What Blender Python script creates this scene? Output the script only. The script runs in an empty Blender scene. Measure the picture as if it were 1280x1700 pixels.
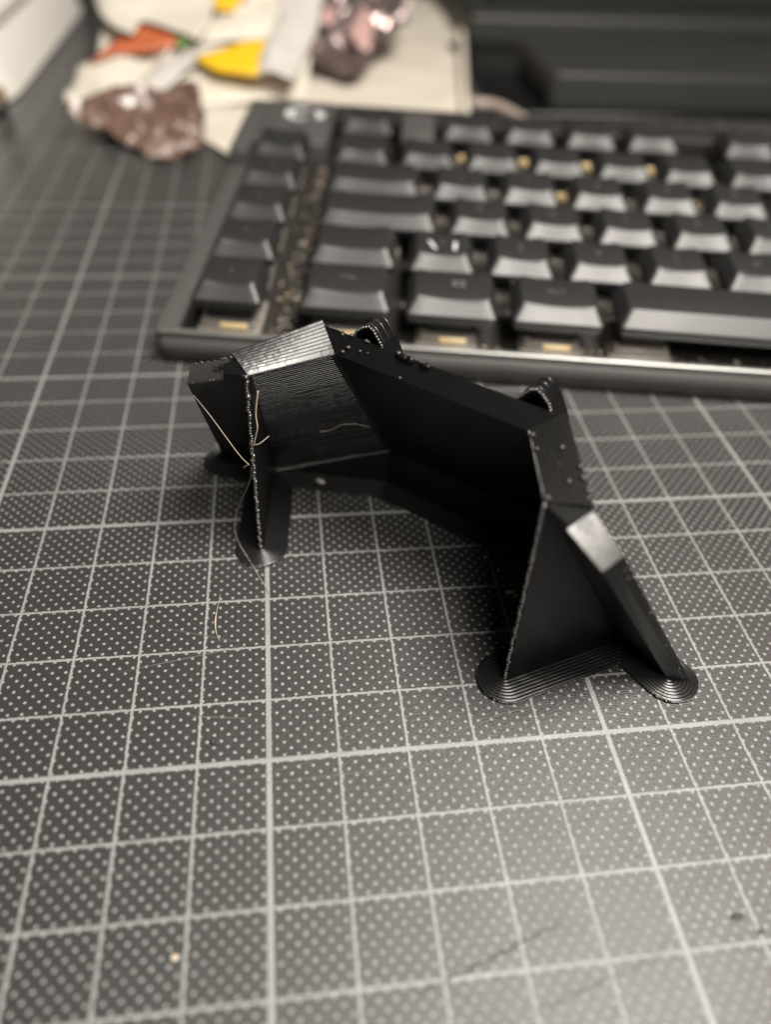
import bpy, bmesh, math, random
from mathutils import Vector, Matrix, noise
random.seed(7)
S = bpy.context.scene
COL = S.collection
# ------------------------------------------------------------------ camera (1 unit = 1 cm)
cam_d = bpy.data.cameras.new('camera')
cam = bpy.data.objects.new('camera', cam_d); COL.objects.link(cam)
RR = ((0.99201323, -0.11777729, 0.04514704), (-0.04757046, -0.68084229, -0.73088359), (0.11681951, 0.72289853, -0.68100728))
CP = (0.52535, -5.74580, 10.13540)
right, down, fwd = [Vector(r) for r in RR]
m = Matrix.Identity(4)
for i in range(3):
    m[i][0], m[i][1], m[i][2], m[i][3] = right[i], -down[i], -fwd[i], CP[i]
cam.matrix_world = m
cam_d.sensor_fit = 'HORIZONTAL'; cam_d.sensor_width = 72; cam_d.lens = 72 * 1285.25 / 1280
cam_d.clip_start = .1; cam_d.clip_end = 500
cam_d.dof.use_dof = True; cam_d.dof.focus_distance = 12.3; cam_d.dof.aperture_fstop = .205
S.camera = cam
# ------------------------------------------------------------------ world, lamps, exposure
W = bpy.data.worlds.new('World'); S.world = W; W.use_nodes = True
W.node_tree.nodes['Background'].inputs[0].default_value = (1, .93, .84, 1)
W.node_tree.nodes['Background'].inputs[1].default_value = .05
def area(name, loc, target, size, power, colr):
    l = bpy.data.lights.new(name, 'AREA'); l.shape = 'DISK'; l.size = size; l.energy = power; l.color = colr
    o = bpy.data.objects.new(name, l); COL.objects.link(o); o.location = loc
    o.rotation_euler = (Vector(target) - Vector(loc)).to_track_quat('-Z', 'Y').to_euler()
    return o
area('ceiling_lamp', (9, -34, 47), (3, 4, 0), 22, 25000, (1, .94, .86))
area('desk_lamp', (18.5, -5.5, 54), (3, 4, 0), 24, 70000, (1, .94, .86))
S.view_settings.view_transform = 'Standard'; S.view_settings.look = 'None'
S.view_settings.exposure = 0; S.view_settings.gamma = 1
S.render.engine = 'CYCLES'
S.cycles.use_denoising = True
S.cycles.max_bounces = 6

# ------------------------------------------------------------------ material helpers
def mat(name, colr, rough=.5, spec=.5, metal=0, var=0, vscale=4, bump=0, bscale=30, trans=0, coat=0, rvar=0):
    M = bpy.data.materials.new(name); M.use_nodes = True
    nt = M.node_tree; b = nt.nodes['Principled BSDF']
    b.inputs['Base Color'].default_value = (*colr, 1); b.inputs['Roughness'].default_value = rough
    b.inputs['Specular IOR Level'].default_value = spec; b.inputs['Metallic'].default_value = metal
    b.inputs['Transmission Weight'].default_value = trans; b.inputs['Coat Weight'].default_value = coat
    tc = nt.nodes.new('ShaderNodeTexCoord')
    if var or rvar:
        n = nt.nodes.new('ShaderNodeTexNoise'); n.inputs['Scale'].default_value = vscale; n.inputs['Detail'].default_value = 5
        nt.links.new(tc.outputs['Object'], n.inputs['Vector'])
        if var:
            r = nt.nodes.new('ShaderNodeMix'); r.data_type = 'RGBA'
            r.inputs['A'].default_value = (*[c * (1 - var) for c in colr], 1); r.inputs['B'].default_value = (*[min(1, c * (1 + var)) for c in colr], 1)
            nt.links.new(n.outputs['Fac'], r.inputs['Factor']); nt.links.new(r.outputs['Result'], b.inputs['Base Color'])
        if rvar:
            mr = nt.nodes.new('ShaderNodeMapRange'); mr.inputs['From Min'].default_value = .3; mr.inputs['From Max'].default_value = .7
            mr.inputs['To Min'].default_value = rough - rvar; mr.inputs['To Max'].default_value = rough + rvar
            nt.links.new(n.outputs['Fac'], mr.inputs['Value']); nt.links.new(mr.outputs['Result'], b.inputs['Roughness'])
    if bump:
        n2 = nt.nodes.new('ShaderNodeTexNoise'); n2.inputs['Scale'].default_value = bscale; n2.inputs['Detail'].default_value = 4
        nt.links.new(tc.outputs['Object'], n2.inputs['Vector'])
        bp = nt.nodes.new('ShaderNodeBump'); bp.inputs['Strength'].default_value = bump; bp.inputs['Distance'].default_value = .02
        nt.links.new(n2.outputs['Fac'], bp.inputs['Height']); nt.links.new(bp.outputs['Normal'], b.inputs['Normal'])
    return M

class N:
    """tiny math-node builder"""
    def __init__(s, nt): s.nt = nt
    def __call__(s, op, *a, clamp=False):
        n = s.nt.nodes.new('ShaderNodeMath'); n.operation = op; n.use_clamp = clamp
        for i, v in enumerate(a):
            if isinstance(v, (int, float)): n.inputs[i].default_value = v
            else: s.nt.links.new(v, n.inputs[i])
        return n.outputs[0]

def mat_cutting():
    M = bpy.data.materials.new('printed_cutting_mat'); M.use_nodes = True
    nt = M.node_tree; b = nt.nodes['Principled BSDF']; q = N(nt)
    tc = nt.nodes.new('ShaderNodeTexCoord'); sp = nt.nodes.new('ShaderNodeSeparateXYZ'); nt.links.new(tc.outputs['Object'], sp.inputs[0])
    x, y = sp.outputs[0], sp.outputs[1]
    def nz(scale, detail=3, rough=.6):
        n = nt.nodes.new('ShaderNodeTexNoise'); n.inputs['Scale'].default_value = scale; n.inputs['Detail'].default_value = detail
        n.inputs['Roughness'].default_value = rough; nt.links.new(tc.outputs['Object'], n.inputs['Vector']); return n.outputs['Fac']
    fine = nz(34, 3); jag = q('MULTIPLY', q('SUBTRACT', nz(26, 2), .5), .05)
    def line(c):
        d1 = q('ABSOLUTE', q('SUBTRACT', q('FRACT', q('ADD', c, 100.5)), .5))
        d5 = q('MULTIPLY', q('ABSOLUTE', q('SUBTRACT', q('FRACT', q('ADD', q('DIVIDE', c, 5.0), 100.5)), .5)), 5.0)
        a = q('SUBTRACT', d1, .019); bb = q('SUBTRACT', d5, .038)
        return q('MINIMUM', a, bb)
    def dots(ox, oy):
        dx = q('SUBTRACT', q('FRACT', q('ADD', q('DIVIDE', q('SUBTRACT', x, ox), .2), 1000.5)), .5)
        dy = q('SUBTRACT', q('FRACT', q('ADD', q('DIVIDE', q('SUBTRACT', y, oy), .2), 1000.5)), .5)
        r = q('SQRT', q('ADD', q('MULTIPLY', dx, dx), q('MULTIPLY', dy, dy)))
        return q('SUBTRACT', q('MULTIPLY', r, .2), .0238)
    ln = q('ADD', q('MINIMUM', line(x), line(y)), jag)
    dt = q('ADD', q('MINIMUM', dots(.12, .167), dots(.22, .067)), q('MULTIPLY', jag, .55))
    dist = q('MINIMUM', ln, dt)
    ink = q('DIVIDE', q('SUBTRACT', .006, dist), .012, clamp=True)
    holes = q('MULTIPLY', q('SUBTRACT', nz(60, 2), .30), 9.0, clamp=True)
    ink = q('MULTIPLY', ink, q('ADD', q('MULTIPLY', holes, .55), .45))
    wear = q('ADD', q('MULTIPLY', nz(.9, 6, .7), 1.1), .40)
    mx = nt.nodes.new('ShaderNodeMix'); mx.data_type = 'RGBA'
    mx.inputs['A'].default_value = (.030, .0285, .027, 1); mx.inputs['B'].default_value = (.238, .243, .241, 1)
    nt.links.new(q('MULTIPLY', ink, wear, clamp=True), mx.inputs['Factor']); nt.links.new(mx.outputs['Result'], b.inputs['Base Color'])
    b.inputs['Specular IOR Level'].default_value = .5
    nt.links.new(q('ADD', q('MULTIPLY', nz(1.6, 5), .10), .265), b.inputs['Roughness'])
    mp = nt.nodes.new('ShaderNodeMapping'); mp.inputs['Scale'].default_value = (1, 2.6, 1); nt.links.new(tc.outputs['Object'], mp.inputs['Vector'])
    gn = nt.nodes.new('ShaderNodeTexNoise'); gn.inputs['Scale'].default_value = 22; gn.inputs['Detail'].default_value = 5
    nt.links.new(mp.outputs[0], gn.inputs['Vector'])
    h = q('ADD', q('MULTIPLY', gn.outputs['Fac'], 1.0), q('MULTIPLY', ink, .35))
    bp = nt.nodes.new('ShaderNodeBump'); bp.inputs['Strength'].default_value = .8; bp.inputs['Distance'].default_value = .011
    nt.links.new(h, bp.inputs['Height']); nt.links.new(bp.outputs['Normal'], b.inputs['Normal'])
    return M

M_MAT = mat_cutting()
M_DESK = mat('dark_desk', (.05, .045, .04), .55, var=.3, vscale=.6)
M_PLA = mat('black_printed_plastic', (.0045, .0045, .0047), .34, .33, var=.25, vscale=3, bump=.05, bscale=40)
M_LAYER2 = mat('rough_black_layer', (.020, .0185, .0165), .42, 1.0)
M_ZIT = mat('dull_black_blob', (.05, .048, .046), .28, .8, metal=.3)
M_BRIM = mat('black_brim_plastic', (.007, .007, .007), .33, .65, bump=.05, bscale=30)
M_BEAD = mat('glossy_black_bead', (.16, .155, .15), .26, 1.0, metal=.7)
M_LAYER = mat('black_layer_line', (.014, .0135, .013), .35, 1.0)
M_HAIR = mat('amber_strand', (.46, .385, .28), .3, .6)
M_GREYHAIR = mat('grey_strand', (.30, .28, .25), .35, .6)
M_CASE = mat('black_keyboard_case', (.066, .063, .061), .45, .4, var=.15, vscale=1.5, bump=.08, bscale=60)
M_RIM = mat('brushed_black_rim', (.55, .55, .53), .38, .8, metal=.9)
M_DECK = mat('dusty_deck', (.020, .018, .016), .5, .4, var=.6, vscale=3)
M_KEY = mat('keycap_plastic', (.018, .0178, .0178), .42, .62, var=.12, vscale=3, bump=.12, bscale=70)
M_LEG = mat('legend_print', (.10, .10, .11), .4)
M_GLINT = mat('white_painted_glint', (.55, .55, .56), .4)  # white that paints keycap glints into legends and marks
M_LOGO = mat('silver_logo', (.60, .60, .61), .35)
M_SW = mat('clear_switch_plastic', (.20, .18, .16), .25, .5, var=.3, vscale=8)
M_AMB = mat('amber_contact', (.86, .64, .34), .25, .8, var=.2, vscale=20)
M_DUSTA = mat('tan_dust', (.42, .31, .20), .3, .6, var=.5, vscale=2)
M_DUSTG = mat('grey_dust', (.40, .36, .32), .3, .6, var=.5, vscale=2)
M_PAPER = mat('white_paper', (.63, .575, .49), .75, .2, var=.05, vscale=.5, bump=.15, bscale=8)
M_WHITE = mat('white_wrapper_film', (.61, .565, .48), .45, .4, var=.08, vscale=.8)
M_GREYW = mat('grey_wrapper_film', (.55, .52, .49), .35, .5, var=.15, vscale=1.2)
M_ORANGE = mat('orange_red_print', (.50, .135, .055), .45, .4, var=.35, vscale=.5)
M_YELLOW = mat('yellow_print', (.78, .47, .015), .45, .4, var=.08)
M_GREEN = mat('green_print', (.16, .30, .08), .45, .4)
M_BROWN = mat('brown_wrapper_film', (.15, .092, .07), .32, .8, var=.6, vscale=1.3)
M_MAUVE = mat('mauve_foil', (.34, .27, .26), .21, .8, metal=.75, var=.5, vscale=1.1)
M_PINK = mat('pink_foil', (.62, .40, .37), .3, .6, metal=.1, var=.15, vscale=1)
M_FABRIC = mat('light_grey_fabric', (.78, .745, .69), .9, .15, var=.08, vscale=14, bump=.5, bscale=22)
M_COPPER = mat('copper_cap', (.62, .38, .24), .32, .5, metal=.8)
M_BLACK = mat('satin_black_plastic', (.030, .030, .029), .42, .5, var=.15, vscale=.6)
M_OLIVE = mat('matt_black_plastic', (.028, .028, .025), .5, .5, var=.2, vscale=.3)
M_PLATE = mat('black_gloss_plate', (.006, .006, .006), .25, .4)
M_CABLE = mat('beige_cable_sheath', (.36, .30, .26), .4, .5)
M_DARK = mat('dark_crumb', (.03, .03, .031), .6)
M_BITE = mat('pale_crumb', (.55, .45, .33), .3, .6)
M_CUT = mat('cut_groove', (.012, .012, .011), .8, .1)
M_CUTL = mat('scuff_line', (.12, .118, .113), .6, .3)

# ------------------------------------------------------------------ object helpers
def link(name, me, material=None, parent=None, smooth=False, kind=None):
    if material: me.materials.append(material)
    if smooth:
        for p in me.polygons: p.use_smooth = True
    o = bpy.data.objects.new(name, me); COL.objects.link(o)
    if parent: o.parent = parent
    if kind: o['kind'] = kind
    return o
def from_bm(name, bm, material, parent=None, smooth=False, kind=None):
    bmesh.ops.recalc_face_normals(bm, faces=bm.faces[:])
    me = bpy.data.meshes.new(name); bm.to_mesh(me); bm.free()
    return link(name, me, material, parent, smooth, kind)
def thing(name, label, cat, loc=(0, 0, 0), rot=None, group=None):
    o = bpy.data.objects.new(name, None); COL.objects.link(o); o.location = loc; o.empty_display_size = .5
    if rot is not None: o.rotation_euler = rot
    return tag(o, label, cat, group)
def tag(o, label, cat, group=None):
    o['label'] = label; o['category'] = cat
    if group: o['group'] = group
    return o
def tube(bm, pts, r, n=6, taper=None):
    pts = [Vector(p) for p in pts]; rings = []
    for i, p in enumerate(pts):
        d = (pts[min(i + 1, len(pts) - 1)] - pts[max(i - 1, 0)]).normalized()
        a = d.orthogonal().normalized() if not rings else (rings[-1][1] - d * rings[-1][1].dot(d)).normalized()
        c = d.cross(a); rr = r if taper is None else r * taper(i / (len(pts) - 1))
        rings.append(([bm.verts.new(p + (a * math.cos(t) + c * math.sin(t)) * rr) for t in [2 * math.pi * k / n for k in range(n)]], a))
    for (A, _), (B, _) in zip(rings, rings[1:]):
        for k in range(n): bm.faces.new((A[k], A[(k + 1) % n], B[(k + 1) % n], B[k]))
    bm.faces.new(rings[0][0]); bm.faces.new(rings[-1][0][::-1])
def spline(P, n=8):
    P = [Vector(p) for p in P]; out = []
    for i in range(len(P) - 1):
        p0, p1, p2, p3 = P[max(i - 1, 0)], P[i], P[i + 1], P[min(i + 2, len(P) - 1)]
        for k in range(n):
            t = k / n
            out.append(.5 * ((2 * p1) + (p2 - p0) * t + (2 * p0 - 5 * p1 + 4 * p2 - p3) * t * t + (3 * p1 - p0 - 3 * p2 + p3) * t ** 3))
    return out + [P[-1]]
def ball(bm, p, r, sub=1, sq=(1, 1, 1)):
    g = bmesh.ops.create_icosphere(bm, subdivisions=sub, radius=r)
    for v in g['verts']: v.co = Vector((v.co.x * sq[0], v.co.y * sq[1], v.co.z * sq[2])) + Vector(p)
def rbox(name, x0, x1, y0, y1, z0, z1, material, parent=None, bev=.05, seg=2, vert_bev=None, kind=None):
    bm = bmesh.new(); bmesh.ops.create_cube(bm, size=1)
    for v in bm.verts: v.co = Vector(((x0 + x1) / 2 + v.co.x * (x1 - x0), (y0 + y1) / 2 + v.co.y * (y1 - y0), (z0 + z1) / 2 + v.co.z * (z1 - z0)))
    if vert_bev:
        ed = [e for e in bm.edges if abs(e.verts[0].co.z - e.verts[1].co.z) > 1e-4]
        bmesh.ops.bevel(bm, geom=ed, offset=vert_bev, segments=6, affect='EDGES', profile=.5)
        ed = [e for e in bm.edges if len(e.link_faces) == 2 and any(abs(f.normal.z) > .9 for f in e.link_faces) and not all(abs(f.normal.z) > .9 for f in e.link_faces)]
        bm.normal_update()
        ed = [e for e in bm.edges if sum(1 for f in e.link_faces if abs(f.normal.z) > .9) == 1]
        bmesh.ops.bevel(bm, geom=ed, offset=bev, segments=seg, affect='EDGES', profile=.5)
    else:
        bmesh.ops.bevel(bm, geom=bm.edges[:], offset=bev, segments=seg, affect='EDGES', profile=.5)
    o = from_bm(name, bm, material, parent, True, kind)
    return o

# ------------------------------------------------------------------ desk and mat
desk = rbox('desk', -80, 110, -40, 95, -3, -.3, M_DESK, bev=.2, kind='structure')
mt = rbox('cutting_mat', -35, 60, -18, 48, -.3, 0, M_MAT, bev=.02)
tag(mt, 'black cutting mat printed with pale dots and grid lines under everything', 'cutting mat')
bm = bmesh.new()
def strip(bm, a, b, w, z, wob=.006, seed=0):
    n = 22; a = Vector(a); b = Vector(b); d = (b - a).normalized(); pr = Vector((-d.y, d.x, 0)); pv = None
    for i in range(n + 1):
        t = i / n; p = a.lerp(b, t) + pr * wob * noise.noise((t * 3 + seed, seed, 0)); ww = w * math.sin(math.pi * min(.96, max(.04, t))) ** .5
        c = (bm.verts.new((p + pr * ww).to_3d().xy.to_3d() + Vector((0, 0, z))), bm.verts.new((p - pr * ww).xy.to_3d() + Vector((0, 0, z))))
        if pv: bm.faces.new((pv[0], c[0], c[1], pv[1]))
        pv = c
for i, (a, b, w) in enumerate([((1.65, -3.13, 0), (3.63, -2.51, 0), .010), ((2.9, -3.46, 0), (4.7, -3.0, 0), .005)]):
    strip(bm, a, b, w, .004, seed=i)
from_bm('cut_mark', bm, M_CUT, mt, kind='stuff')
bm = bmesh.new()
for i, (a, b, w) in enumerate([((-.06, -.35, 0), (2.69, -.25, 0), .006), ((.93, -.53, 0), (5.2, -.75, 0), .005), ((-1.6, -.5, 0), (1.8, .15, 0), .004), ((1.2, -1.2, 0), (4.4, -1.3, 0), .005), ((8.2, 3.6, 0), (9.3, 1.2, 0), .006), ((-.5, -2.2, 0), (1.2, -2.35, 0), .004)]):
    strip(bm, a, b, w, .004, seed=9 + i)
rs = random.Random(21)
for i in range(20):
    x_, y_ = rs.uniform(-3, 8), rs.uniform(-4, 3) if i < 18 else rs.uniform(3, 9); a_ = rs.gauss(.12, .35); l_ = rs.uniform(.5, 2.6)
    strip(bm, (x_, y_, 0), (x_ + l_ * math.cos(a_), y_ + l_ * math.sin(a_), 0), rs.uniform(.003, .008), .004, seed=30 + i)
from_bm('scuff_mark', bm, M_CUTL, mt, kind='stuff')

# ------------------------------------------------------------------ the printed bracket (local s, t, z)
TH = -0.69267
br = thing('printed_bracket', 'black 3D printed arched bracket standing on splayed fins in front of the keyboard', 'printed part', (1.795, 2.614, 0), (0, 0, TH))
def V(s, t, z): return Vector((s, t, z))
F, A, B, BT = V(2.454, 0, 0), V(3.68, 1.833, 0), V(1.601, 2.84, 0), V(1.601, 2.841, .873)
T, Q, TO, QO = V(2.405, -.01, 3.721), V(1.636, 1.105, 3.829), V(2.927, .253, 3.701), V(2.015, 1.323, 4.096)
Wp, WO, G = V(3.372, -.327, 3.358), V(3.512, -.073, 3.512), V(4.605, 1.498, 0)
AO, BO, GO = V(3.93, 2.12, 0), V(1.72, 3.2, 0), V(4.93, 1.66, 0)
BTO = V(1.72, 3.2, .9)
def mir(p, sg): return Vector((sg * p.x, p.y, p.z))
def loft(name, secs, parent, material, nseg=8, caps=True, sub=4, smooth=False):
    """secs: two closed sections (equal length lists); bilinear quads between them"""
    a, b = secs; n = len(a); bm = bmesh.new()
    def dens(sec):
        out = []
        for i in range(n):
            for k in range(sub): out.append(sec[i].lerp(sec[(i + 1) % n], k / sub))
        return out
    da, db = dens(a), dens(b); rows = []
    for j in range(nseg + 1): rows.append([bm.verts.new(p.lerp(q_, j / nseg)) for p, q_ in zip(da, db)])
    k = len(da)
    for r0, r1 in zip(rows, rows[1:]):
        for i in range(k): bm.faces.new((r0[i], r0[(i + 1) % k], r1[(i + 1) % k], r1[i]))
    if caps: bm.faces.new(rows[0][::-1]); bm.faces.new(rows[-1])
    bmesh.ops.remove_doubles(bm, verts=bm.verts[:], dist=1e-4)
    return from_bm(name, bm, material, parent)
secQ = lambda sg: [mir(p, sg) for p in (Q, BT, B, BO, BTO, QO)]
A2 = A + V(0, 0, .02); AO2 = AO + V(0, 0, .05)
secT = lambda sg: [mir(p, sg) for p in (T, A2, A, AO, AO2, TO)]
def ridges(name, parent, a0, b0, a1, b1, n=9, r=.03, cut=None, lo=.06, hi=.97, material=None, jit=.006):
    """layer lines: rounded strands running a->b, stacked from edge 0 to edge 1"""
    bm = bmesh.new()
    for i in range(n):
        k = lo + (hi - lo) * i / (n - 1); p, q_ = a0.lerp(a1, k), b0.lerp(b1, k)
        spans = cut(i) if cut else [(0.0, 1.0)]
        for (u0, u1) in spans:
            m_ = max(3, int(14 * (u1 - u0)))
            pts = [p.lerp(q_, u0 + (u1 - u0) * j / m_) + Vector((0, 0, jit * noise.noise((i * 3.1, j * 1.7, 5)))) for j in range(m_ + 1)]
            tube(bm, pts, r, 6)
    return from_bm(name, bm, material or M_LAYER, parent, True, 'stuff')
def steps(name, parent, a0, b0, a1, b1, n, tilt, lift=.004, jit=.005, seed=0, ramp=0, mt_=None):
    """stair-stepped print layers: tilted treads running a->b, each ending in a short riser"""
    bm = bmesh.new(); m_ = 26
    for i in range(n):
        k0, k1 = i / n, (i + 1) / n; r0, r1 = [], []
        for j in range(m_ + 1):
            u = j / m_; p = a0.lerp(b0, u).lerp(a1.lerp(b1, u), k0); q_ = a0.lerp(b0, u).lerp(a1.lerp(b1, u), k1)
            p = p + V(0, 0, ramp * k0); q_ = q_ + V(0, 0, ramp * k0)
            w = (q_ - p).length; g = noise.noise((i * 2.7 + seed, u * 16, seed)) * jit; h = math.tan(tilt) * w
            r0.append((bm.verts.new(p + V(0, 0, lift + g * .3)), bm.verts.new(p + V(0, 0, -.03 - ramp * k0))))
            r1.append((bm.verts.new(q_ + V(0, 0, lift + h + g)), bm.verts.new(q_ + V(0, 0, -.03 - ramp * k0))))
        for j in range(m_):
            bm.faces.new((r0[j][0], r0[j + 1][0], r1[j + 1][0], r1[j][0])); bm.faces.new((r1[j][0], r1[j + 1][0], r1[j + 1][1], r1[j][1]))
            bm.faces.new((r0[j][1], r0[j + 1][1], r0[j + 1][0], r0[j][0]))
        if tilt > .1: tube(bm, [v[0].co + V(0, 0, .003) for v in r1], .0062, 5)
    me = bpy.data.meshes.new(name); bmesh.ops.recalc_face_normals(bm, faces=bm.faces[:]); bm.to_mesh(me); bm.free()
    return link(name, me, mt_ or M_LAYER, parent, False, 'stuff')
# centre panel
cen = loft('center_panel', (secQ(-1), secQ(1)), br, M_PLA, nseg=12)
for sg in (-1, 1):
    sp_ = loft('side_panel', (secQ(sg), secT(sg)), br, M_PLA, nseg=10)
    steps('layer_step', sp_, mir(T, sg), mir(Q, sg), mir(TO, sg), mir(QO, sg), 9, math.radians(32), jit=.005, seed=sg, ramp=.045)
    # sagging strands on the overhang below the top edge
    def cut(i, rnd=random.Random(3 + sg)):
        if i < 9: return [(.03 + rnd.random() * .04, .97)] if rnd.random() < .75 else [(.03, .35), (.45, .97)]
        out = []; u = .05 + rnd.random() * .1
        while u < .95:
            l = .08 + rnd.random() * .3
            if rnd.random() < max(.12, .95 - i * .034): out.append((u, min(.97, u + l)))
            u += l + .06 + rnd.random() * .2
        return out or [(.8, .95)]
    off = mir(V(-.0, -.006, -.004), 1)
    pT, pQ = mir(T, sg), mir(Q, sg)
    bm = bmesh.new(); NS = 62; nrm = (mir(BT, sg) - mir(A2, sg)).cross(mir(T, sg) - mir(A2, sg)).normalized() * -sg
    if nrm.y > 0: nrm = -nrm
    for i in range(NS):
        k = .012 + .95 * i / NS; e0, e1 = pT.lerp(mir(A2, sg), k), pQ.lerp(mir(BT, sg), k)
        sink = -.005 + .0125 * min(1, k / .46) + (.004 * random.Random(i * 7 + 1).random() if 3 < i else 0)
        pts = [e0.lerp(e1, .015 + .97 * j / 26) - nrm * (sink + .0035 * noise.noise((i * 1.3 + sg, j * .45, 2)) * (2 if k < .45 else .7) - (.004 if k < .45 and noise.noise((i * 3.7, j * .2, 8)) > .25 else 0)) for j in range(27)]
        tube(bm, pts, .012, 6)
    from_bm('overhang_strand', bm, M_LAYER, sp_, True, 'stuff')
    # bead row along the lower edge of the overhang
    bm = bmesh.new(); n = 44
    for i in range(n + 1):
        p = mir(A2, sg).lerp(mir(BT, sg), i / n) + Vector((random.uniform(-.008, .008), -.03, random.uniform(-.008, .008)))
        ball(bm, p, random.uniform(.026, .036) * (1.25 if i < 16 and random.random() < .3 else 1), 1)
    from_bm('bead_row', bm, M_BEAD, sp_, True, 'stuff')
    # wing: outer flap that droops from the ridge to its own foot
    wg = loft('wing', ([mir(p, sg) for p in (T, A, AO, TO)], [mir(p, sg) for p in (Wp, G, GO, WO)]), br, M_PLA, nseg=8)
    steps('layer_step', wg, mir(T, sg).lerp(mir(Wp, sg), .34), mir(Wp, sg), mir(TO, sg).lerp(mir(WO, sg), .06), mir(WO, sg), 12, math.radians(3), jit=.003, seed=4 + sg, mt_=M_LAYER2)
    vtx = [mir(p, sg) for p in (T + V(0, -.004, .004), T.lerp(Wp, .38) + V(.0, -.01, .095), TO + V(.01, 0, .012))]
    bm = bmesh.new(); up = [bm.verts.new(p) for p in vtx]; dn = [bm.verts.new(p - V(0, 0, .16)) for p in vtx]
    bm.faces.new(up); bm.faces.new(dn[::-1])
    for i in range(3): bm.faces.new((up[i], up[(i + 1) % 3], dn[(i + 1) % 3], dn[i]))
    from_bm('corner_facet', bm, M_PLA, wg)
    # fin: upright triangular web under the ridge end
    dirf = (A - F).normalized(); pr = Vector((-dirf.y, dirf.x, 0)) * .05
    bm = bmesh.new()
    tri = [F, A, T]; v1 = [bm.verts.new(mir(p + pr, sg)) for p in tri]; v2 = [bm.verts.new(mir(p - pr, sg)) for p in tri]
    bm.faces.new(v1); bm.faces.new(v2[::-1])
    for i in range(3): bm.faces.new((v1[i], v1[(i + 1) % 3], v2[(i + 1) % 3], v2[i]))
    fin = from_bm('fin', bm, M_PLA, br)
    bm = bmesh.new(); n = 74
    for i in range(n + 1):
        t = i / n; p = mir(F.lerp(T, t), sg) + Vector((random.uniform(-.012, .012), -.03 + random.uniform(-.012, .012), 0))
        ball(bm, p, random.uniform(.028, .040) * (1.5 if random.random() < .05 else 1), 1, (1, 1, .9))
    for i in range(40):
        p = mir(T.lerp(Q, i / 39), sg) + Vector((0, -.01, 0)); ball(bm, p, random.uniform(.012, .022), 1)
    from_bm('edge_bead', bm, M_BEAD, fin, True, 'stuff')
# zits and blobs on the outer shell
bm = bmesh.new()
rz = random.Random(11)
def zit(p, r): ball(bm, p + Vector((0, 0, r * .3)), r, 1, (1, 1, .7))
def bil(u, v, a, b, c, d): return a.lerp(b, u).lerp(d.lerp(c, u), v)
for i in range(16): zit(mir(TO, 1).lerp(QO, rz.random()), rz.uniform(.02, .045))
for i in range(26): zit(mir(TO, -1).lerp(mir(QO, -1), rz.random()), rz.uniform(.02, .04))
for i in range(5): zit(mir(QO, -1).lerp(QO, .33 + .14 * rz.random()), rz.uniform(.02, .05))
for i in range(8): zit(mir(QO, -1).lerp(QO, .02 + .2 * rz.random()), rz.uniform(.02, .04))
for u, v, r in ((.1, .45, .045), (.16, .5, .03), (.06, .2, .04), (.36, .06, .03), (.09, .9, .035), (.2, .55, .02)):
    zit(bil(u, v, mir(Q, -1), Q, QO, mir(QO, -1)), r)
for u, v, r in ((.1, .04, .045), (.3, .06, .04), (.36, .66, .045), (.75, .6, .045), (.95, .05, .05), (.55, .5, .02), (.6, .95, .05), (.72, .95, .055), (.85, .97, .05), (.93, .93, .045)):
    zit(bil(u, v, Q, T, TO, QO) + V(0, 0, .03 + .045 * v), r)
for i in range(10): zit(mir(TO, -1).lerp(mir(WO, -1), rz.random()), rz.uniform(.015, .035))
for i in range(5): zit(mir(T, -1).lerp(mir(Wp, -1), rz.random()), rz.uniform(.015, .03))
for i in range(10):
    k = rz.random(); zit(Wp.lerp(G, .05 + .9 * k).lerp(WO.lerp(GO, .05 + .9 * k), .5 + .4 * rz.random()), rz.uniform(.015, .03))
from_bm('surface_blob', bm, M_ZIT, br, True, 'stuff')
bm = bmesh.new()
for i in range(7):
    p = mir(QO, -1).lerp(QO, rz.choice((.36, .37, .40, .45, .47)) + rz.uniform(-.012, .012)); ball(bm, p + V(0, -.03, -.01), rz.uniform(.035, .075), 2, (rz.uniform(.8, 1.5), .8, rz.uniform(.6, 1.1)))
from_bm('ridge_bump', bm, M_PLA, br, True, 'stuff')
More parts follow.
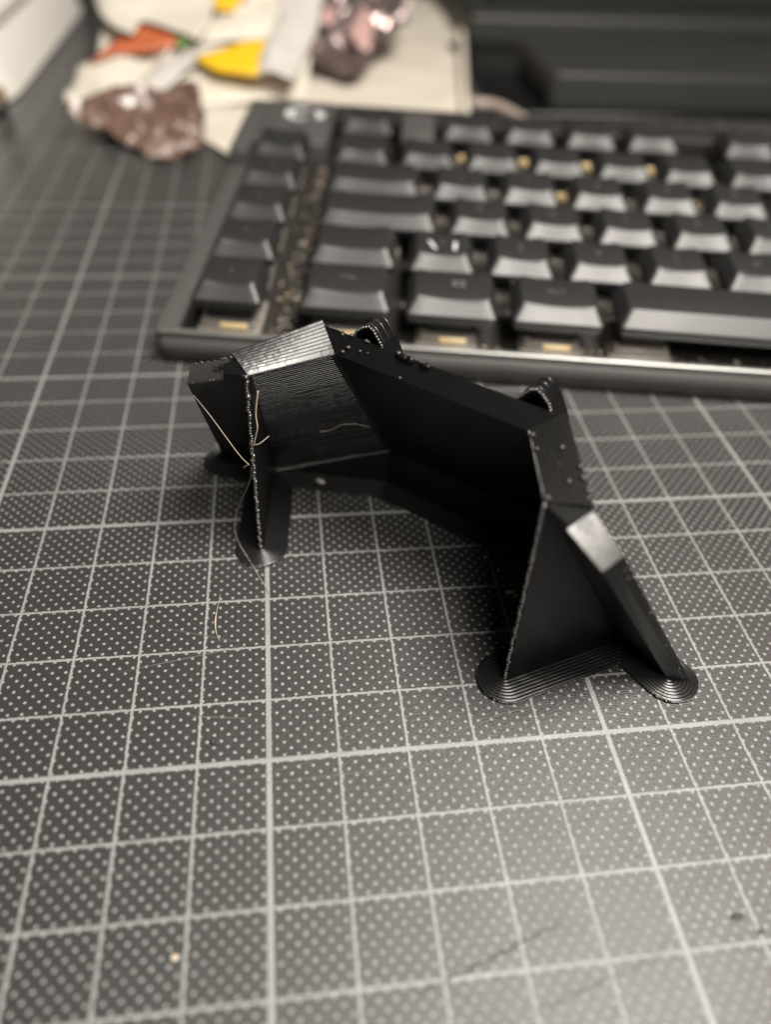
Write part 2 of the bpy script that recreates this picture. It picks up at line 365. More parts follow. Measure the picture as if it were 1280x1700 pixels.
# clip loops behind the ridge
for sg in (-1, 1):
    outer = [(.98, 3.05), (1.0, 3.3), (1.17, 3.85), (1.33, 4.05), (1.415, 4.09), (1.52, 4.04), (1.64, 3.93), (1.83, 3.5), (1.86, 3.05)]
    inner = [(1.07, 3.05), (1.09, 3.3), (1.25, 3.80), (1.37, 3.97), (1.415, 3.99), (1.48, 3.95), (1.57, 3.87), (1.74, 3.46), (1.77, 3.05)]
    bm = bmesh.new(); y0, y1 = 1.72, 2.2
    def vv(p, y): return bm.verts.new((sg * p[0], y + .18 * (3.6 - p[1]) * (1 if y == y1 else 0), p[1]))
    o0, o1, i0, i1 = [vv(p, y0) for p in outer], [vv(p, y1) for p in outer], [vv(p, y0) for p in inner], [vv(p, y1) for p in inner]
    for k in range(len(outer) - 1):
        bm.faces.new((o0[k], o0[k + 1], o1[k + 1], o1[k])); bm.faces.new((i0[k + 1], i0[k], i1[k], i1[k + 1]))
        bm.faces.new((o0[k + 1], o0[k], i0[k], i0[k + 1])); bm.faces.new((o1[k], o1[k + 1], i1[k + 1], i1[k]))
    bm.faces.new((o0[0], o1[0], i1[0], i0[0])); bm.faces.new((o0[-1], i0[-1], i1[-1], o1[-1]))
    bm.faces.new(i1)
    cl = from_bm('clip_loop', bm, M_PLA, br)
    bm = bmesh.new()
    for (p, q_) in zip(outer, outer[1:]):
        if p[1] < 3.25 and q_[1] < 3.35: continue
        L_ = math.dist(p, q_); n = max(2, int(L_ / .045))
        for i in range(n):
            k = i / n; ball(bm, (sg * (p[0] + (q_[0] - p[0]) * k), y0 - .01, p[1] + (q_[1] - p[1]) * k), .031, 1)
    for j in range(1, 7):
        if j % 2: tube(bm, [(sg * p[0], y0 + .075 * j, p[1] + .004) for p in outer[2:6]], .007, 5)
    from_bm('clip_bead', bm, M_BEAD, cl, True, 'stuff')
# brim: flat concentric skirt round every footprint line, ridged by distance
segs = []
for sg in (-1, 1): segs += [(mir(F, sg).xy, mir(A, sg).xy), (mir(A, sg).xy, mir(G, sg).xy), (mir(A, sg).xy, mir(B, sg).xy)]
segs.append((mir(B, -1).xy, B.xy))
def dseg(p):
    best = 9; bq = None
    for a, b in segs:
        d = b - a; t = max(0, min(1, (p - a).dot(d) / d.dot(d))); q_ = a + d * t; l = (p - q_).length
        if l < best: best, bq = l, q_
    return best, bq
RB, ST = .465, .0145
bm = bmesh.new(); grid = {}
def gv(i, j):
    if (i, j) in grid: return grid[(i, j)]
    p = Vector((i * ST, j * ST)); d, q_ = dseg(p)
    v = None
    if d < RB + ST * 1.5:
        if d > RB and d > 1e-6: p = q_ + (p - q_) * (RB / d); d = RB
        z = .02 if d >= RB - 1e-6 else .040 + .022 * abs(math.cos(math.pi * d / .058)) + .004 * noise.noise((p.x * 6, p.y * 6, 0))
        v = (bm.verts.new((p.x, p.y, z)), d)
    grid[(i, j)] = v; return v
for i in range(int(-5.5 / ST), int(5.5 / ST)):
    for j in range(int(-.7 / ST), int(3.6 / ST)):
        c = Vector(((i + .5) * ST, (j + .5) * ST))
        if dseg(c)[0] > RB: continue
        q4 = [gv(i, j), gv(i + 1, j), gv(i + 1, j + 1), gv(i, j + 1)]
        if all(q4):
            try: bm.faces.new([v[0] for v in q4])
            except ValueError: pass
from_bm('brim', bm, M_BRIM, br, True, None)
# stringing left by the print
bil_w = lambda u, v: mir(T.lerp(Wp, u), -1).lerp(mir(A.lerp(G, u), -1), v)
fe = lambda t: mir(T.lerp(F, t), -1)
bm = bmesh.new()
off = Vector((.05, -.08, .02))
a_, b_ = bil_w(.97, .10) + off * .5, fe(.455) + Vector((-.05, -.08, 0))
tube(bm, spline([a_, a_.lerp(b_, .3) + Vector((0, -.02, .05)), a_.lerp(b_, .6) + Vector((0, -.04, .05)), a_.lerp(b_, .85) + Vector((0, -.03, 0)), b_]), .008, 6)
tube(bm, spline([b_, b_ + Vector((-.07, -.01, -.05)), b_ + Vector((-.12, -.01, -.12))]), .008, 5)
from_bm('filament_string', bm, M_HAIR, br, True)
bm = bmesh.new()
g0 = fe(.06) + Vector((.16, .02, 0))
tube(bm, spline([g0, fe(.16) + Vector((.14, -.04, 0)), fe(.23) + Vector((.16, -.05, 0)), fe(.28) + Vector((.12, -.06, 0)), fe(.325) + Vector((.08, -.07, 0))]), .011, 6)
tube(bm, spline([fe(.335) + Vector((.05, -.06, 0)), fe(.325) + Vector((.16, -.03, .02)), fe(.29) + Vector((.25, .1, 0))]), .007, 6)
from_bm('filament_string', bm, M_HAIR, br, True)
inv = Matrix.Translation((1.795, 2.614, 0)) @ Matrix.Rotation(TH, 4, 'Z'); inv = inv.inverted()
wl = lambda x, y, z: inv @ Vector((x, y, z))
bm = bmesh.new()
tube(bm, spline([fe(.47) + Vector((-.03, -.06, 0)), fe(.6) + Vector((-.2, .05, 0)), wl(-.52, 4.75, .4), wl(-.546, 4.458, .10), wl(-.25, 3.75, .05), wl(.034, 3.106, .02)]), .0065, 5)
from_bm('filament_string', bm, M_GREYHAIR, br, True)
bm = bmesh.new()
pp = lambda u, v: mir(T.lerp(Q, u), -1).lerp(mir(A.lerp(BT, u), -1), v)
o_ = Vector((0.02, -.03, -.02))
tube(bm, spline([pp(.52, .62) + o_, pp(.62, .63) + o_, pp(.75, .60) + o_, pp(.88, .62) + o_ * 1.5, pp(.97, .66) + o_ * 2.2]), .006, 5)
from_bm('filament_string', bm, M_GREYHAIR, br, True)
bm = bmesh.new(); ball(bm, wl(1.068, 5.918, .07), .075, 2, (1.5, .8, .6)); from_bm('seam_blob', bm, M_GREYHAIR, br, True)

# crumbs lying on the mat
def crumb(name, pts, label, material, cat='crumb', grp=None):
    bm = bmesh.new()
    for (p, r, sq) in pts:
        ball(bm, p, r, 2, sq)
    for v in bm.verts: v.co += Vector((noise.noise(v.co * 14), noise.noise(v.co * 14 + Vector((3, 1, 4))), 0)) * .012
    o = from_bm(name, bm, material, None, True); tag(o, label, cat, grp); return o
crumb('plastic_bit', [((4.2, 2.80, .035), .05, (2.2, .8, .7)), ((4.28, 2.72, .03), .035, (1.5, .8, .7))], 'small pale plastic sliver on the mat left of the right fin', M_BITE, 'plastic bit')
crumb('dark_crumb', [((-.80, .36, .03), .045, (.8, 1.3, .7)), ((-.86, .30, .02), .03, (1, 1, .6)), ((-.70, .30, .02), .025, (1, 1, .6))], 'tiny dark crumb cluster beside the thick lines crossing low at left', M_DARK)
crumb('pale_bead', [((-1.112, -2.447, .03), .045, (1, .9, .8))], 'single pale round bead low on the left of the mat', M_BITE)
crumb('black_speck', [((5.80, -2.70, .01), .06, (1.3, .8, .3))], 'soft black speck on the mat at lower right, the largest there', M_DARK)
crumb('black_speck', [((6.02, -2.9, .01), .04, (1, .8, .4))], 'smaller black speck just below right of the largest speck', M_DARK)
bm = bmesh.new()
tube(bm, spline([(-.784, 3.145, .035), (-.80, 3.0, .05), (-.83, 2.75, .06), (-.845, 2.561, .05), (-.83, 2.35, .03), (-.765, 2.16, .02)]), .0115, 6, lambda t: .35 + .9 * math.exp(-((t - .62) / .16) ** 2))
fib = from_bm('loose_fiber', bm, M_HAIR, None, True); tag(fib, 'short golden fibre lying loose on the mat left of the bracket', 'fibre')
crumb('pale_grain', [((3.93, 3.66, .03), .035, (1, 1, .8))], 'round pale grain on the mat under the arch, nearest its base', M_BITE, 'grain')
crumb('pale_grain', [((4.10, 3.34, .03), .03, (.8, 1.5, .8))], 'oval pale grain on the mat just in front of the round one', M_BITE, 'grain')

# ------------------------------------------------------------------ keyboard (local u, v, w)
U = 1.905; UG = .171
kb = thing('keyboard', 'black keyboard with sloped keycaps, dusty deck and bright front edge', 'keyboard')
kM = Matrix(((0.98497777, 0.17229619, -0.01152480, .618), (-0.17268120, 0.98278164, -0.06573775, 9.822), (0, 0.06674034, 0.99777038, 1.694), (0, 0, 0, 1)))
kb.matrix_world = kM
DW, RW = -.98, -.82            # deck and rim heights
uL, uR, v0, v1 = -3.16, 33.0, .06, 13.15
# case: wedge down to the mat
bm = bmesh.new()
def zb(u, v):  # local w of the mat plane (z = .12) under (u, v)
    return (.10 - 1.694 - 0.06674034 * v) / 0.99777038
lo = [(uL, v0), (uR, v0), (uR, v1), (uL, v1)]
vb = [bm.verts.new((u, v, zb(u, v))) for u, v in lo]; vt = [bm.verts.new((u, v, DW)) for u, v in lo]
bm.faces.new(vb[::-1]); bm.faces.new(vt)
for i in range(4): bm.faces.new((vb[i], vb[(i + 1) % 4], vt[(i + 1) % 4], vt[i]))
bmesh.ops.bevel(bm, geom=[e for e in bm.edges if abs(e.verts[0].co.z - e.verts[1].co.z) > .3], offset=.22, segments=5, affect='EDGES', profile=.5)
from_bm('case', bm, M_CASE, kb, True)
rbox('foot_strip', uL + .5, uR - .5, v0 + .12, v0 + .9, zb(0, .1) - .10, zb(0, .1) + .02, M_CASE, kb, .02)
rbox('deck', uL + .25, uR - .2, v0 + .2, v1 - .1, DW - .02, DW + .03, M_DECK, kb, .01)
rbox('front_wall', uL + .03, uR, v0 + .003, v0 + .17, DW - .02, RW - .05, M_CASE, kb, .004, 1)
rbox('front_rim', uL + .1, uR, v0 - .004, v0 + .15, RW - .055, RW + .02, M_RIM, kb, .03, 4)
rbox('side_rail', uL + .01, uL + .56, v0 + .02, v1, DW + .002, RW + .03, M_CASE, kb, .05, 3)
rbox('top_panel', uL + .57, -.28, 9.75, v1, DW + .002, -.26, M_CASE, kb, .06, 3)
rbox('back_panel', -.27, uR, 12.0, v1, DW + .002, -.28, M_DECK, kb, .06, 3)
rbox('blank_panel', U * 1.06, U * 1.60, 9.95, 12.0, DW + .002, .02, M_CASE, kb, .06, 3)
rbox('side_rail_riser', uL + .012, uL + .565, 9.0, v1 - .01, RW - .1, -.27, M_CASE, kb, .06, 3)
# round emblem: open ring with a blunt bar, worn silver print
bm = bmesh.new()
def arc_strip(bm, cx, cy, rx, ry, a0, a1, w, z, n=26, wf=None):
    pv = None
    for i in range(n + 1):
        t = i / n; a = math.radians(a0 + (a1 - a0) * t); ww = w * (wf(t) if wf else 1)
        c = [bm.verts.new((cx + (rx + k * ww) * math.cos(a), cy + (ry + k * ww) * math.sin(a), z)) for k in (-.5, .5)]
        if pv: bm.faces.new((pv[0], c[0], c[1], pv[1]))
        pv = c
arc_strip(bm, -1.32, 12.0, .42, .42, 60, 300, .26, -.252, wf=lambda t: .5 + .5 * math.sin(math.pi * min(1, t * 1.15)))
arc_strip(bm, -1.02, 11.95, .34, .34, -50, 75, .26, -.252, wf=lambda t: .55 + .45 * math.sin(math.pi * t))
from_bm('logo', bm, M_LOGO, kb)

def rr_loop(x0, x1, y0, y1, r, z, n=5, scoop=0):
    out = []
    for cx, cy, a0 in ((x1 - r, y1 - r, 0), (x0 + r, y1 - r, 90), (x0 + r, y0 + r, 180), (x1 - r, y0 + r, 270)):
        for i in range(n):
            a = math.radians(a0 + 90 * i / (n - 1)); x, y = cx + r * math.cos(a), cy + r * math.sin(a)
            zz = z
            if scoop:
                k = 2 * (x - x0) / (x1 - x0) - 1; zz = z - scoop * (1 - k * k)
            out.append((x, y, zz))
    # extra points on front/back edges so that the scoop reads
    return out
def keycap_mesh(n):
    w = n * U - 2 * UG; d = U - 2 * UG; si, fi, bi, dh = .185, .34, .05, .30; sc = .07 if n < 3 else .0
    def grid(f, x0, x1, y0, y1, r, z, scoop):
        pts = []
        base = rr_loop(x0, x1, y0, y1, r, z)
        # densify the long edges
        out = []
        for i, p in enumerate(base):
            q_ = base[(i + 1) % len(base)]; out.append(p)
            if abs(p[0] - q_[0]) > .4:
                for k in range(1, 8): out.append((p[0] + (q_[0] - p[0]) * k / 8, p[1] + (q_[1] - p[1]) * k / 8, z))
            elif abs(p[1] - q_[1]) > .4:
                for k in range(1, 4): out.append((p[0] + (q_[0] - p[0]) * k / 4, p[1] + (q_[1] - p[1]) * k / 4, z))
        if scoop:
            res = []
            for x, y, zz in out:
                k = 2 * (x - x0) / (x1 - x0) - 1; res.append((x, y, zz - scoop * (1 - k * k)))
            out = res
        return [bm.verts.new(p) for p in out]
    bm = bmesh.new()
    L = [grid(0, 0.02, w - .02, .02, d, .10, -.20, 0), grid(0, 0, w, 0, d, .10, -.03, 0), grid(0, .012, w - .012, .016, d - .005, .10, .01, 0),
         grid(0, si - .03, w - si + .03, fi - .04, d - bi + .01, .13, dh - .045, sc), grid(0, si - .008, w - si + .008, fi - .008, d - bi, .13, dh - .012, sc),
         grid(0, si + .03, w - si - .03, fi + .03, d - bi - .03, .12, dh, sc)]
    flat = []
    for j_, (a, b) in enumerate(zip(L, L[1:])):
        k = len(a)
        for i in range(k):
            f_ = bm.faces.new((a[i], a[(i + 1) % k], b[(i + 1) % k], b[i]))
    # scooped top: rows between front and back
    top = L[-1]; x0, x1, y0, y1 = si + .03, w - si - .03, fi + .03, d - bi - .03
    f = bm.faces.new(top)
    bmesh.ops.triangulate(bm, faces=[f])
    bm.faces.new(L[0][::-1])
    bmesh.ops.recalc_face_normals(bm, faces=bm.faces[:])
    me = bpy.data.meshes.new('keycap'); bm.to_mesh(me); bm.free()
    me.materials.append(M_KEY)
    nl = len(L[0])
    for p in me.polygons: p.use_smooth = True
    ring = {j * nl + i: j for j in range(6) for i in range(nl)}
    for e in me.edges:
        a_, b_ = e.vertices
        if ring.get(a_) == ring.get(b_) and ring.get(a_) in (1, 2, 3): e.use_edge_sharp = True
    return me
KM = {}
def key(row, u, n, legend=None, lm=None, ls=.42, lx=.5, ly=.62):
    if n not in KM: KM[n] = keycap_mesh(n)
    v = (row - 1) * 1.905 if row < 6 else 9.89
    o = bpy.data.objects.new('keycap', KM[n]); COL.objects.link(o); o.parent = kb
    tl = Matrix.Rotation(math.radians(random.uniform(-.5, .5)), 4, 'Z')
    o.location = (u + UG, v + UG, random.uniform(-.012, .012)); o.rotation_euler = (math.radians(random.uniform(-.6, .6)), math.radians(random.uniform(-.5, .5)), math.radians(random.uniform(-.5, .5)))
    if legend:
        cu = bpy.data.curves.new('legend', 'FONT'); cu.body = legend; cu.size = ls; cu.align_x = 'CENTER'; cu.align_y = 'CENTER'
        t = bpy.data.objects.new('legend', cu); COL.objects.link(t)
        bpy.context.view_layer.update()
        me = bpy.data.meshes.new_from_object(t.evaluated_get(bpy.context.evaluated_depsgraph_get()))
        bpy.data.objects.remove(t)
        lo_ = link('legend', me, lm or M_LEG, o)
        w = n * U - 2 * UG; lo_.location = (w * lx, (U - 2 * UG) * ly, .30 - .07 * (1 - (2 * lx - 1) ** 2) * (n < 3) + .006)
    return o
key(1, 0, 1.25, 'CTRL', ls=.24); key(1, U * 1.25, 1.25); kalt = key(1, U * 2.5, 1.25, 'ALT', ls=.24); key(1, U * 3.75, 6.25)
for k in range(4): key(1, U * (10 + 1.25 * k), 1.25)
key(2, 0, 1.25); key(2, U * 1.25, 1, '<', M_LEG, .4)
for i, c in enumerate('ZXCVBNM,.-'): key(2, U * (2.25 + i), 1, c)
key(2, U * 12.25, 2.75)
key(3, 0, 1.75)
for i, c in enumerate('ASDFGHJKL'): key(3, U * (1.75 + i), 1, c)
for i in range(3): key(3, U * (10.75 + i), 1)
key(4, 0, 1.5)
for i, c in enumerate('QWERTYUIOP'): key(4, U * (1.5 + i), 1, c)
for i in range(2): key(4, U * (11.5 + i), 1)
key(4, U * 13.5, 1.5)
key(5, 0, 1)
for i, c in enumerate('1234567890'): key(5, U * (1 + i), 1, c, M_GLINT if i in (1, 2, 3) else M_LEG, .4, .68, .55)  # three digits whitened to stand in for glints on their keycaps
for i in range(2): key(5, U * (11 + i), 1)
key(5, U * 13, 2)
key(6, 0, 1, 'ESC', ls=.24)
for i in range(4): key(6, U * (1.642 + i), 1, 'F%d' % (i + 1), ls=.28)
for i in range(4): key(6, U * (6.217 + i), 1, 'F%d' % (i + 5), ls=.28)
for i in range(4): key(6, U * (10.8 + i), 1, 'F%d' % (i + 9), ls=.28)
for r in range(1, 6): key(r, -2.405, 1, 'G%d' % (6 - r), ls=.26)
# four-pane window mark on the key right of control
bm = bmesh.new()
for a in (0, 1):
    for b in (0, 1):
        x, y = U * 1.25 + UG + 1.02 + a * .17, UG + .86 + b * .15
        bm.faces.new([bm.verts.new((x + dx, y + dy, .245)) for dx, dy in ((0, 0), (.13, 0), (.13, .11), (0, .11))])
from_bm('window_mark', bm, M_LEG, kb)
# lamp streaks painted as two white slashes on the angle-bracket key
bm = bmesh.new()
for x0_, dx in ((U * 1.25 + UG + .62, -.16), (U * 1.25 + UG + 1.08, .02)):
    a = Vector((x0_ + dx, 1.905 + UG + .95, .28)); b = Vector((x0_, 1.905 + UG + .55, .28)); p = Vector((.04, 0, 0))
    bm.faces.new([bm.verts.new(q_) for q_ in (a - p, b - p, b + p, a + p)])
from_bm('glint_mark', bm, M_GLINT, kb)
# switch housings visible below the front row
def switch(uc, amber=True):
    s = rbox('switch_housing', uc - .66, uc + .62, .30, 1.5, DW + .02, -.62, M_SW, kb, .05)
    rbox('housing_step', uc - .74, uc + .70, .24, 1.56, DW + .02, -.80, M_SW, s, .03)
    rbox('switch_stem', uc - .5, uc + .5, .45, 1.3, -.63, -.20, M_DECK, s, .03)
    if amber: rbox('contact_bar', uc - .22, uc + .42, .265, .34, -.78, -.64, M_AMB, s, .03)
sw0 = rbox('switch_housing', -.66, .62, .30, 1.5, DW + .02, -.62, M_SW, kb, .05)
bar0 = rbox('contact_bar', -.22, .42, .265, .34, -.74, -.52, M_AMB, sw0, .03)
first = True; rd0 = random.Random(4)
for row, starts in ((2, [U * (1.75 + i) for i in range(9)] + [U * .625, -2.405 + U / 2]), (3, [U * .875, -2.405 + U / 2] + [U * (2.25 + i) for i in range(9)]), (4, [U * .75, -2.405 + U / 2] + [U * (2 + i) for i in range(9)]), (5, [-2.405 + U / 2] + [U * (.5 + i) for i in range(10)]), (6, [U * .5] + [U * (2.142 + i) for i in range(4)] + [U * (6.717 + i) for i in range(4)])):
    for uc in starts:
        if first: s_, b_ = sw0, bar0; first = False
        else:
            s_ = sw0.copy(); COL.objects.link(s_); b_ = bar0.copy(); COL.objects.link(b_); b_.parent = s_
        if b_ is not bar0 and row in (2, 3, 4, 5) and rd0.random() < (.93 if row < 5 else .85): bpy.data.objects.remove(b_)
        s_.location = (uc, (row - 1) * 1.905 if row < 6 else 9.89, 0)
for uc, am in ((-2.405 + U * .5, True), (U * .625 - .05, True), (U * 1.875, True), (U * 3.125, True), (U * 4.2, False)): switch(uc, am)
# dust on the deck
rd = random.Random(5)
def dust(name, material, n, seed):
    rd = random.Random(seed); bm = bmesh.new()
    for i in range(n):
        k = rd.random()
        if k < .34: u, v = rd.gauss(-.27, .17), rd.random() ** 1.3 * 9.3 + .25
        elif k < .6: u, v = rd.uniform(4.5, 13.5), rd.uniform(.26, .62)
        elif k < .72: u, v = rd.uniform(-2.3, 5), rd.uniform(.25, .5)
        else: u, v = rd.uniform(0, 13), round(rd.uniform(0, 5)) * 1.905 + rd.uniform(-.12, .12) + .02
        if v < .25: v = .25 + rd.random() * .2
        ball(bm, (u, v, DW + .04), rd.uniform(.008, .03) + .03 * rd.random() ** 3 * (1.5 if rd.random() < .08 else 1), 1, (1, 1, .7))
    from_bm(name, bm, material, kb, True, 'stuff')
dust('tan_dust', M_DUSTA, 230, 5); dust('grey_dust', M_DUSTG, 420, 6)
def keydust():
    rd = random.Random(8); bm = bmesh.new()
    for i in range(46):
        u, v = rd.uniform(0, 13), rd.uniform(.3, 9); ball(bm, (u, v, .31 if rd.random() < .3 else .1), rd.uniform(.008, .02), 1)
    from_bm('key_dust', bm, M_DUSTG, kb, True, 'stuff')
keydust()

# ------------------------------------------------------------------ things behind the keyboard
def sheet(name, pts, material, parent, amp=.2, freq=.8, cuts=5, thick=.03, seed=0, sharp=False, zmin=.05, ax=(1, 1, 1), res=.55):
    bm = bmesh.new(); vs = [bm.verts.new(p) for p in pts]; f = bm.faces.new(vs); f.normal_update(); nn = f.normal.copy()
    if nn.z < 0: nn = -nn
    bmesh.ops.triangulate(bm, faces=[f], quad_method='BEAUTY', ngon_method='BEAUTY')
    for k in range(cuts): 
        long = [e for e in bm.edges if e.calc_length() > res]
        if not long: break
        bmesh.ops.subdivide_edges(bm, edges=long, cuts=1, use_grid_fill=False); bmesh.ops.triangulate(bm, faces=bm.faces[:])
    for v in bm.verts:
        c = Vector((v.co.x * ax[0], v.co.y * ax[1], v.co.z * ax[2])) * freq + Vector((seed * 7.3, seed * 1.9, seed))
        h = noise.noise(c) * amp
        if sharp: h = (abs(noise.noise(c)) * 2 - .5) * amp + abs(noise.noise(c * 2.3)) * amp * .7
        v.co += nn * h + Vector((noise.noise(c + Vector((9, 0, 0))), noise.noise(c + Vector((0, 9, 0))), 0)) * amp * .5
        v.co.z = max(v.co.z, zmin)
    g = bmesh.ops.solidify(bm, geom=bm.faces[:], thickness=thick)
    return from_bm(name, bm, material, parent, (not sharp) or res < .5)
pap = thing('paper_sheet', 'large creased off-white paper sheet lying behind the keyboard', 'paper', (0, 30, 0))
P0 = Vector((0, 30, 0))
sheet('sheet', [Vector(p) - P0 for p in [(-1.12, 24.02, .12), (.35, 25.1, .12), (8.25, 27.2, .12), (8.72, 30.3, .12), (10.1, 37.5, .14), (13.3, 54.5, .14), (-4, 55, .12), (-6, 36, .12), (-2.45, 26.2, .12)]], M_PAPER, pap, .22, .35, 7, .03, 3, zmin=.04)
bm = bmesh.new(); tube(bm, spline([Vector(p) - P0 for p in [(8.5, 28.8, .22), (8.72, 30.3, .3), (10.0, 37.4, .42), (11.5, 45.5, .38), (13.2, 54.3, .35)]]), .2, 10)
from_bm('rolled_edge', bm, M_PAPER, pap, True)

wr = thing('crumpled_wrapper', 'crumpled white wrapper with yellow and orange print on the paper sheet', 'wrapper', (-3, 31, 0))
P0 = Vector((-3, 31, 0))
def off(L): return [Vector(p) - P0 for p in L]
sheet('white_flap', off([(-7.61, 28.66, .36), (-7.78, 29.68, .78), (-7.41, 30.93, 1.31), (-5.98, 31.78, 1.67), (-4.52, 31.96, 1.74), (-3.3, 32.35, 1.91), (-3.77, 31.5, 1.55), (-4.82, 30.07, .95), (-5.94, 28.91, .46), (-6.95, 28.49, .28)]), M_WHITE, wr, .4, .8, seed=1, ax=(1.3, -1.0, .5))
sheet('white_flap', off([(-6.95, 34.7, 3.55), (-6.53, 33.09, 2.87), (-5.75, 32.14, 2.47), (-5.09, 31.88, 2.36), (-4.79, 32.8, 2.75), (-4.0, 32.48, 2.61), (-3.08, 31.99, 2.4), (-2.42, 31.56, 2.22), (-1.98, 32.55, 2.64), (-1.67, 34.95, 3.65)]), M_WHITE, wr, .3, .6, seed=2)
sheet('orange_panel', off([(-6.83, 30.77, 1.44), (-6.08, 32.08, 2.0), (-5.09, 33.46, 2.57), (-4.68, 33.91, 2.76), (-3.28, 33.09, 2.42), (-2.83, 32.61, 2.22), (-3.26, 31.9, 1.92), (-4.48, 31.51, 1.76), (-5.91, 31.34, 1.68)]), M_ORANGE, wr, .15, .6, seed=3)
sheet('grey_fold', off([(-3.4, 32.43, 1.89), (-2.51, 32.81, 2.05), (0, 33.55, 2.36), (.29, 32.83, 2.06), (-2.5, 31.34, 1.43), (-4.17, 29.76, .77), (-5.12, 29.74, .76), (-4.83, 30.21, .96)]), M_GREYW, wr, .18, .8, seed=4)
sheet('yellow_panel', off([(-2.77, 31.27, 1.62), (.43, 32.84, 2.28), (-.12, 30.32, 1.23), (-1.79, 30.62, 1.35), (-2.4, 31.01, 1.51)]), M_YELLOW, wr, .1, .6, seed=5)
sheet('white_fold', off([(-2.62, 32.26, 2.12), (-2.02, 33.57, 2.67), (-1.71, 35.64, 3.54), (1.28, 35.78, 3.6), (.55, 32.43, 2.19), (-2.27, 31.99, 2.0)]), M_WHITE, wr, .5, .9, seed=6, ax=(.5, 1.6, .5))
sheet('yellow_panel', off([(-1.85, 35.01, 3.39), (-.35, 35.07, 3.42), (-1.04, 33.77, 2.9), (-1.86, 33.74, 2.9)]), M_YELLOW, wr, .08, .6, seed=7)
sheet('white_fold', off([(.4, 32.59, 2.11), (1.15, 36.03, 3.55), (3.18, 36.12, 3.59), (2.37, 32.88, 2.23), (1.61, 30.74, 1.33), (1.41, 30.19, 1.1), (-.22, 30.36, 1.17)]), M_GREYW, wr, .6, .9, seed=8, ax=(2.0, .35, .3))
sheet('green_panel', off([(-3.49, 32.14, 2.17), (-2.96, 32.65, 2.38), (-2.75, 32.09, 2.15), (-3.24, 31.45, 1.88)]), M_GREEN, wr, .05, .6, seed=9)
sheet('yellow_panel', off([(-5.24, 29.86, .78), (-4.61, 30.33, .98), (-4.42, 29.81, .76)]), M_YELLOW, wr, .03, .6, seed=10)
sheet('inner_fold', off([(-6.9, 29.3, .2), (-5, 29.0, .2), (.2, 30.6, .3), (2.0, 31.5, .3), (2.5, 36, 3.0), (-1.5, 36, 3.0), (-6.6, 35, 2.8)]), M_WHITE, wr, .15, .7, seed=11)

bw = thing('brown_wrapper', 'crinkled dark brown glossy wrapper lying beside the white paper', 'wrapper', (-4, 26, 0))
P0 = Vector((-4, 26, 0))
sheet('film', off([(-7.07, 26.29, .95), (-6.07, 26.78, 1.16), (-4.68, 27.47, 1.45), (-3.01, 27.44, 1.44), (-2.22, 27.27, 1.37), (-2.19, 25.96, .81), (-2.31, 24.86, .4), (-2.57, 24.29, .2), (-2.99, 23.68, .12), (-4.02, 24.17, .12), (-4.35, 24.5, .2), (-5.33, 25.11, .46), (-6.21, 25.67, .69)]), M_BROWN, bw, .42, 1.0, seed=12, sharp=True, ax=(.5, 1.7, .5), res=.5, cuts=7)
sheet('film_underside', off([(-6.9, 26.6, .1), (-4.7, 27.8, .1), (-2.2, 27.6, .1), (-2.2, 25.2, .1), (-3.1, 24.1, .1), (-5.2, 25.5, .1)]), M_BROWN, bw, .2, 1.0, seed=13, sharp=True)

fo = thing('crumpled_foil', 'shiny mauve and pink crumpled foil on the paper sheet', 'foil', (4.5, 36, 0))
P0 = Vector((4.5, 36, 0))
sheet('mauve_foil', off([(2.17, 34.83, .85), (2.52, 37.27, 1.58), (3.03, 40.98, 2.69), (8.0, 41.27, 2.78), (7.05, 37.98, 1.79), (5.93, 36.41, 1.32), (5.04, 34.7, .81), (4.51, 33.44, .43), (3.8, 33.15, .34), (3.03, 33.94, .58)]), M_MAUVE, fo, .5, 1.1, seed=14, sharp=True, ax=(1.5, .7, .7), res=.5, cuts=7)
sheet('pink_foil', off([(2.57, 36.96, 2.0), (3.33, 38.53, 2.5), (3.7, 37.52, 2.2), (3.29, 36.6, 1.9)]), M_PINK, fo, .15, 1.2, seed=15)
sheet('pink_foil', off([(4.02, 36.04, 1.8), (4.85, 38.09, 2.4), (5.45, 37.6, 2.3), (5.03, 34.64, 1.35), (4.4, 34.86, 1.4)]), M_PINK, fo, .2, 1.2, seed=16)

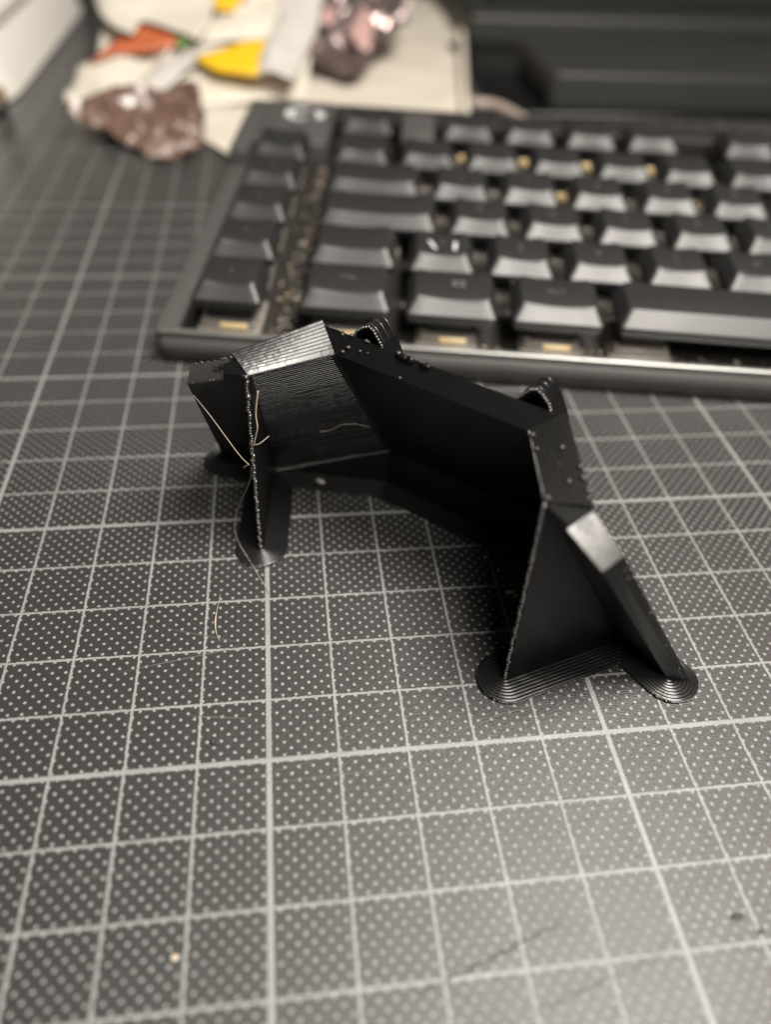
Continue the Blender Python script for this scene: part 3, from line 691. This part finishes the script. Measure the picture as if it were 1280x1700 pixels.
# fabric box at the far left
fb = thing('fabric_box', 'pale grey fabric covered box with a rimmed lid', 'box', (-17, 40, 0))
bb = rbox('box_body', -9.4, 6.95, -12.2, 11.5, .02, 2.15, M_FABRIC, fb, .15, 3, vert_bev=4.2)
for v_ in bb.data.vertices: v_.co.x -= .42 * v_.co.z * (v_.co.x > 0); v_.co.y += .2 * v_.co.z * (v_.co.y < 0)
rbox('lid', -9.4, 6.2, -11.8, 11.6, 2.17, 2.75, M_FABRIC, fb, .12, 3, vert_bev=4.2)
kn = thing('brass_plug', 'small plug with ribbed copper cap at the fabric box corner', 'plug', (-10.3, 29.0, 0))
bm = bmesh.new(); bmesh.ops.create_cone(bm, cap_ends=True, segments=28, radius1=.36, radius2=.36, depth=.55, matrix=Matrix.Translation((0, 0, .29))); from_bm('plug_body', bm, M_BLACK, kn, True)
bm = bmesh.new()
for k in range(6): bmesh.ops.create_cone(bm, cap_ends=True, segments=28, radius1=.40 - .02 * (k % 2), radius2=.40 - .02 * (k % 2), depth=.07, matrix=Matrix.Translation((0, 0, .60 + .07 * k)))
from_bm('ribbed_cap', bm, M_COPPER, kn, False)

# black hub behind the keyboard and the monitor base behind that
hb = thing('black_hub', 'rounded black plastic box directly behind the keyboard at right', 'hub', (12.3, 29.9, .22), (0, 0, -.03))
rbox('hub_body', 0, 24, 0, 6.5, .03, 1.45, M_BLACK, hb, .12, 4, vert_bev=.5)
rbox('hub_foot', .8, 23, .5, 6, .0, .04, M_OLIVE, hb, .01)
mo = thing('monitor_base', 'wide dark plastic monitor base along the back of the mat', 'monitor base', (11.2, 42, 0))
rbox('base_body', 0, 52, 0, 13, .02, 1.55, M_OLIVE, mo, .3, 5)
rbox('added_dark_slab', -1.2, 40, -12.6, -.05, .01, .22, M_PLATE, mo, .08)  # flat black slab added to darken the gap between paper and hub
rbox('base_top', 2, 50, 3.5, 12, 1.552, 2.6, M_OLIVE, mo, .3, 5)
# cable end peeping out between paper and hub
bm = bmesh.new(); tube(bm, spline([(8.95, 30.6, .3), (9.3, 30.35, .32), (9.9, 30.15, .33), (10.4, 29.5, .3), (10.75, 28.75, .25), (11.0, 27.6, .22)]), .22, 10)
cb = from_bm('cable', bm, M_CABLE, None, True); tag(cb, 'short bend of beige cable beside the paper sheet', 'cable')
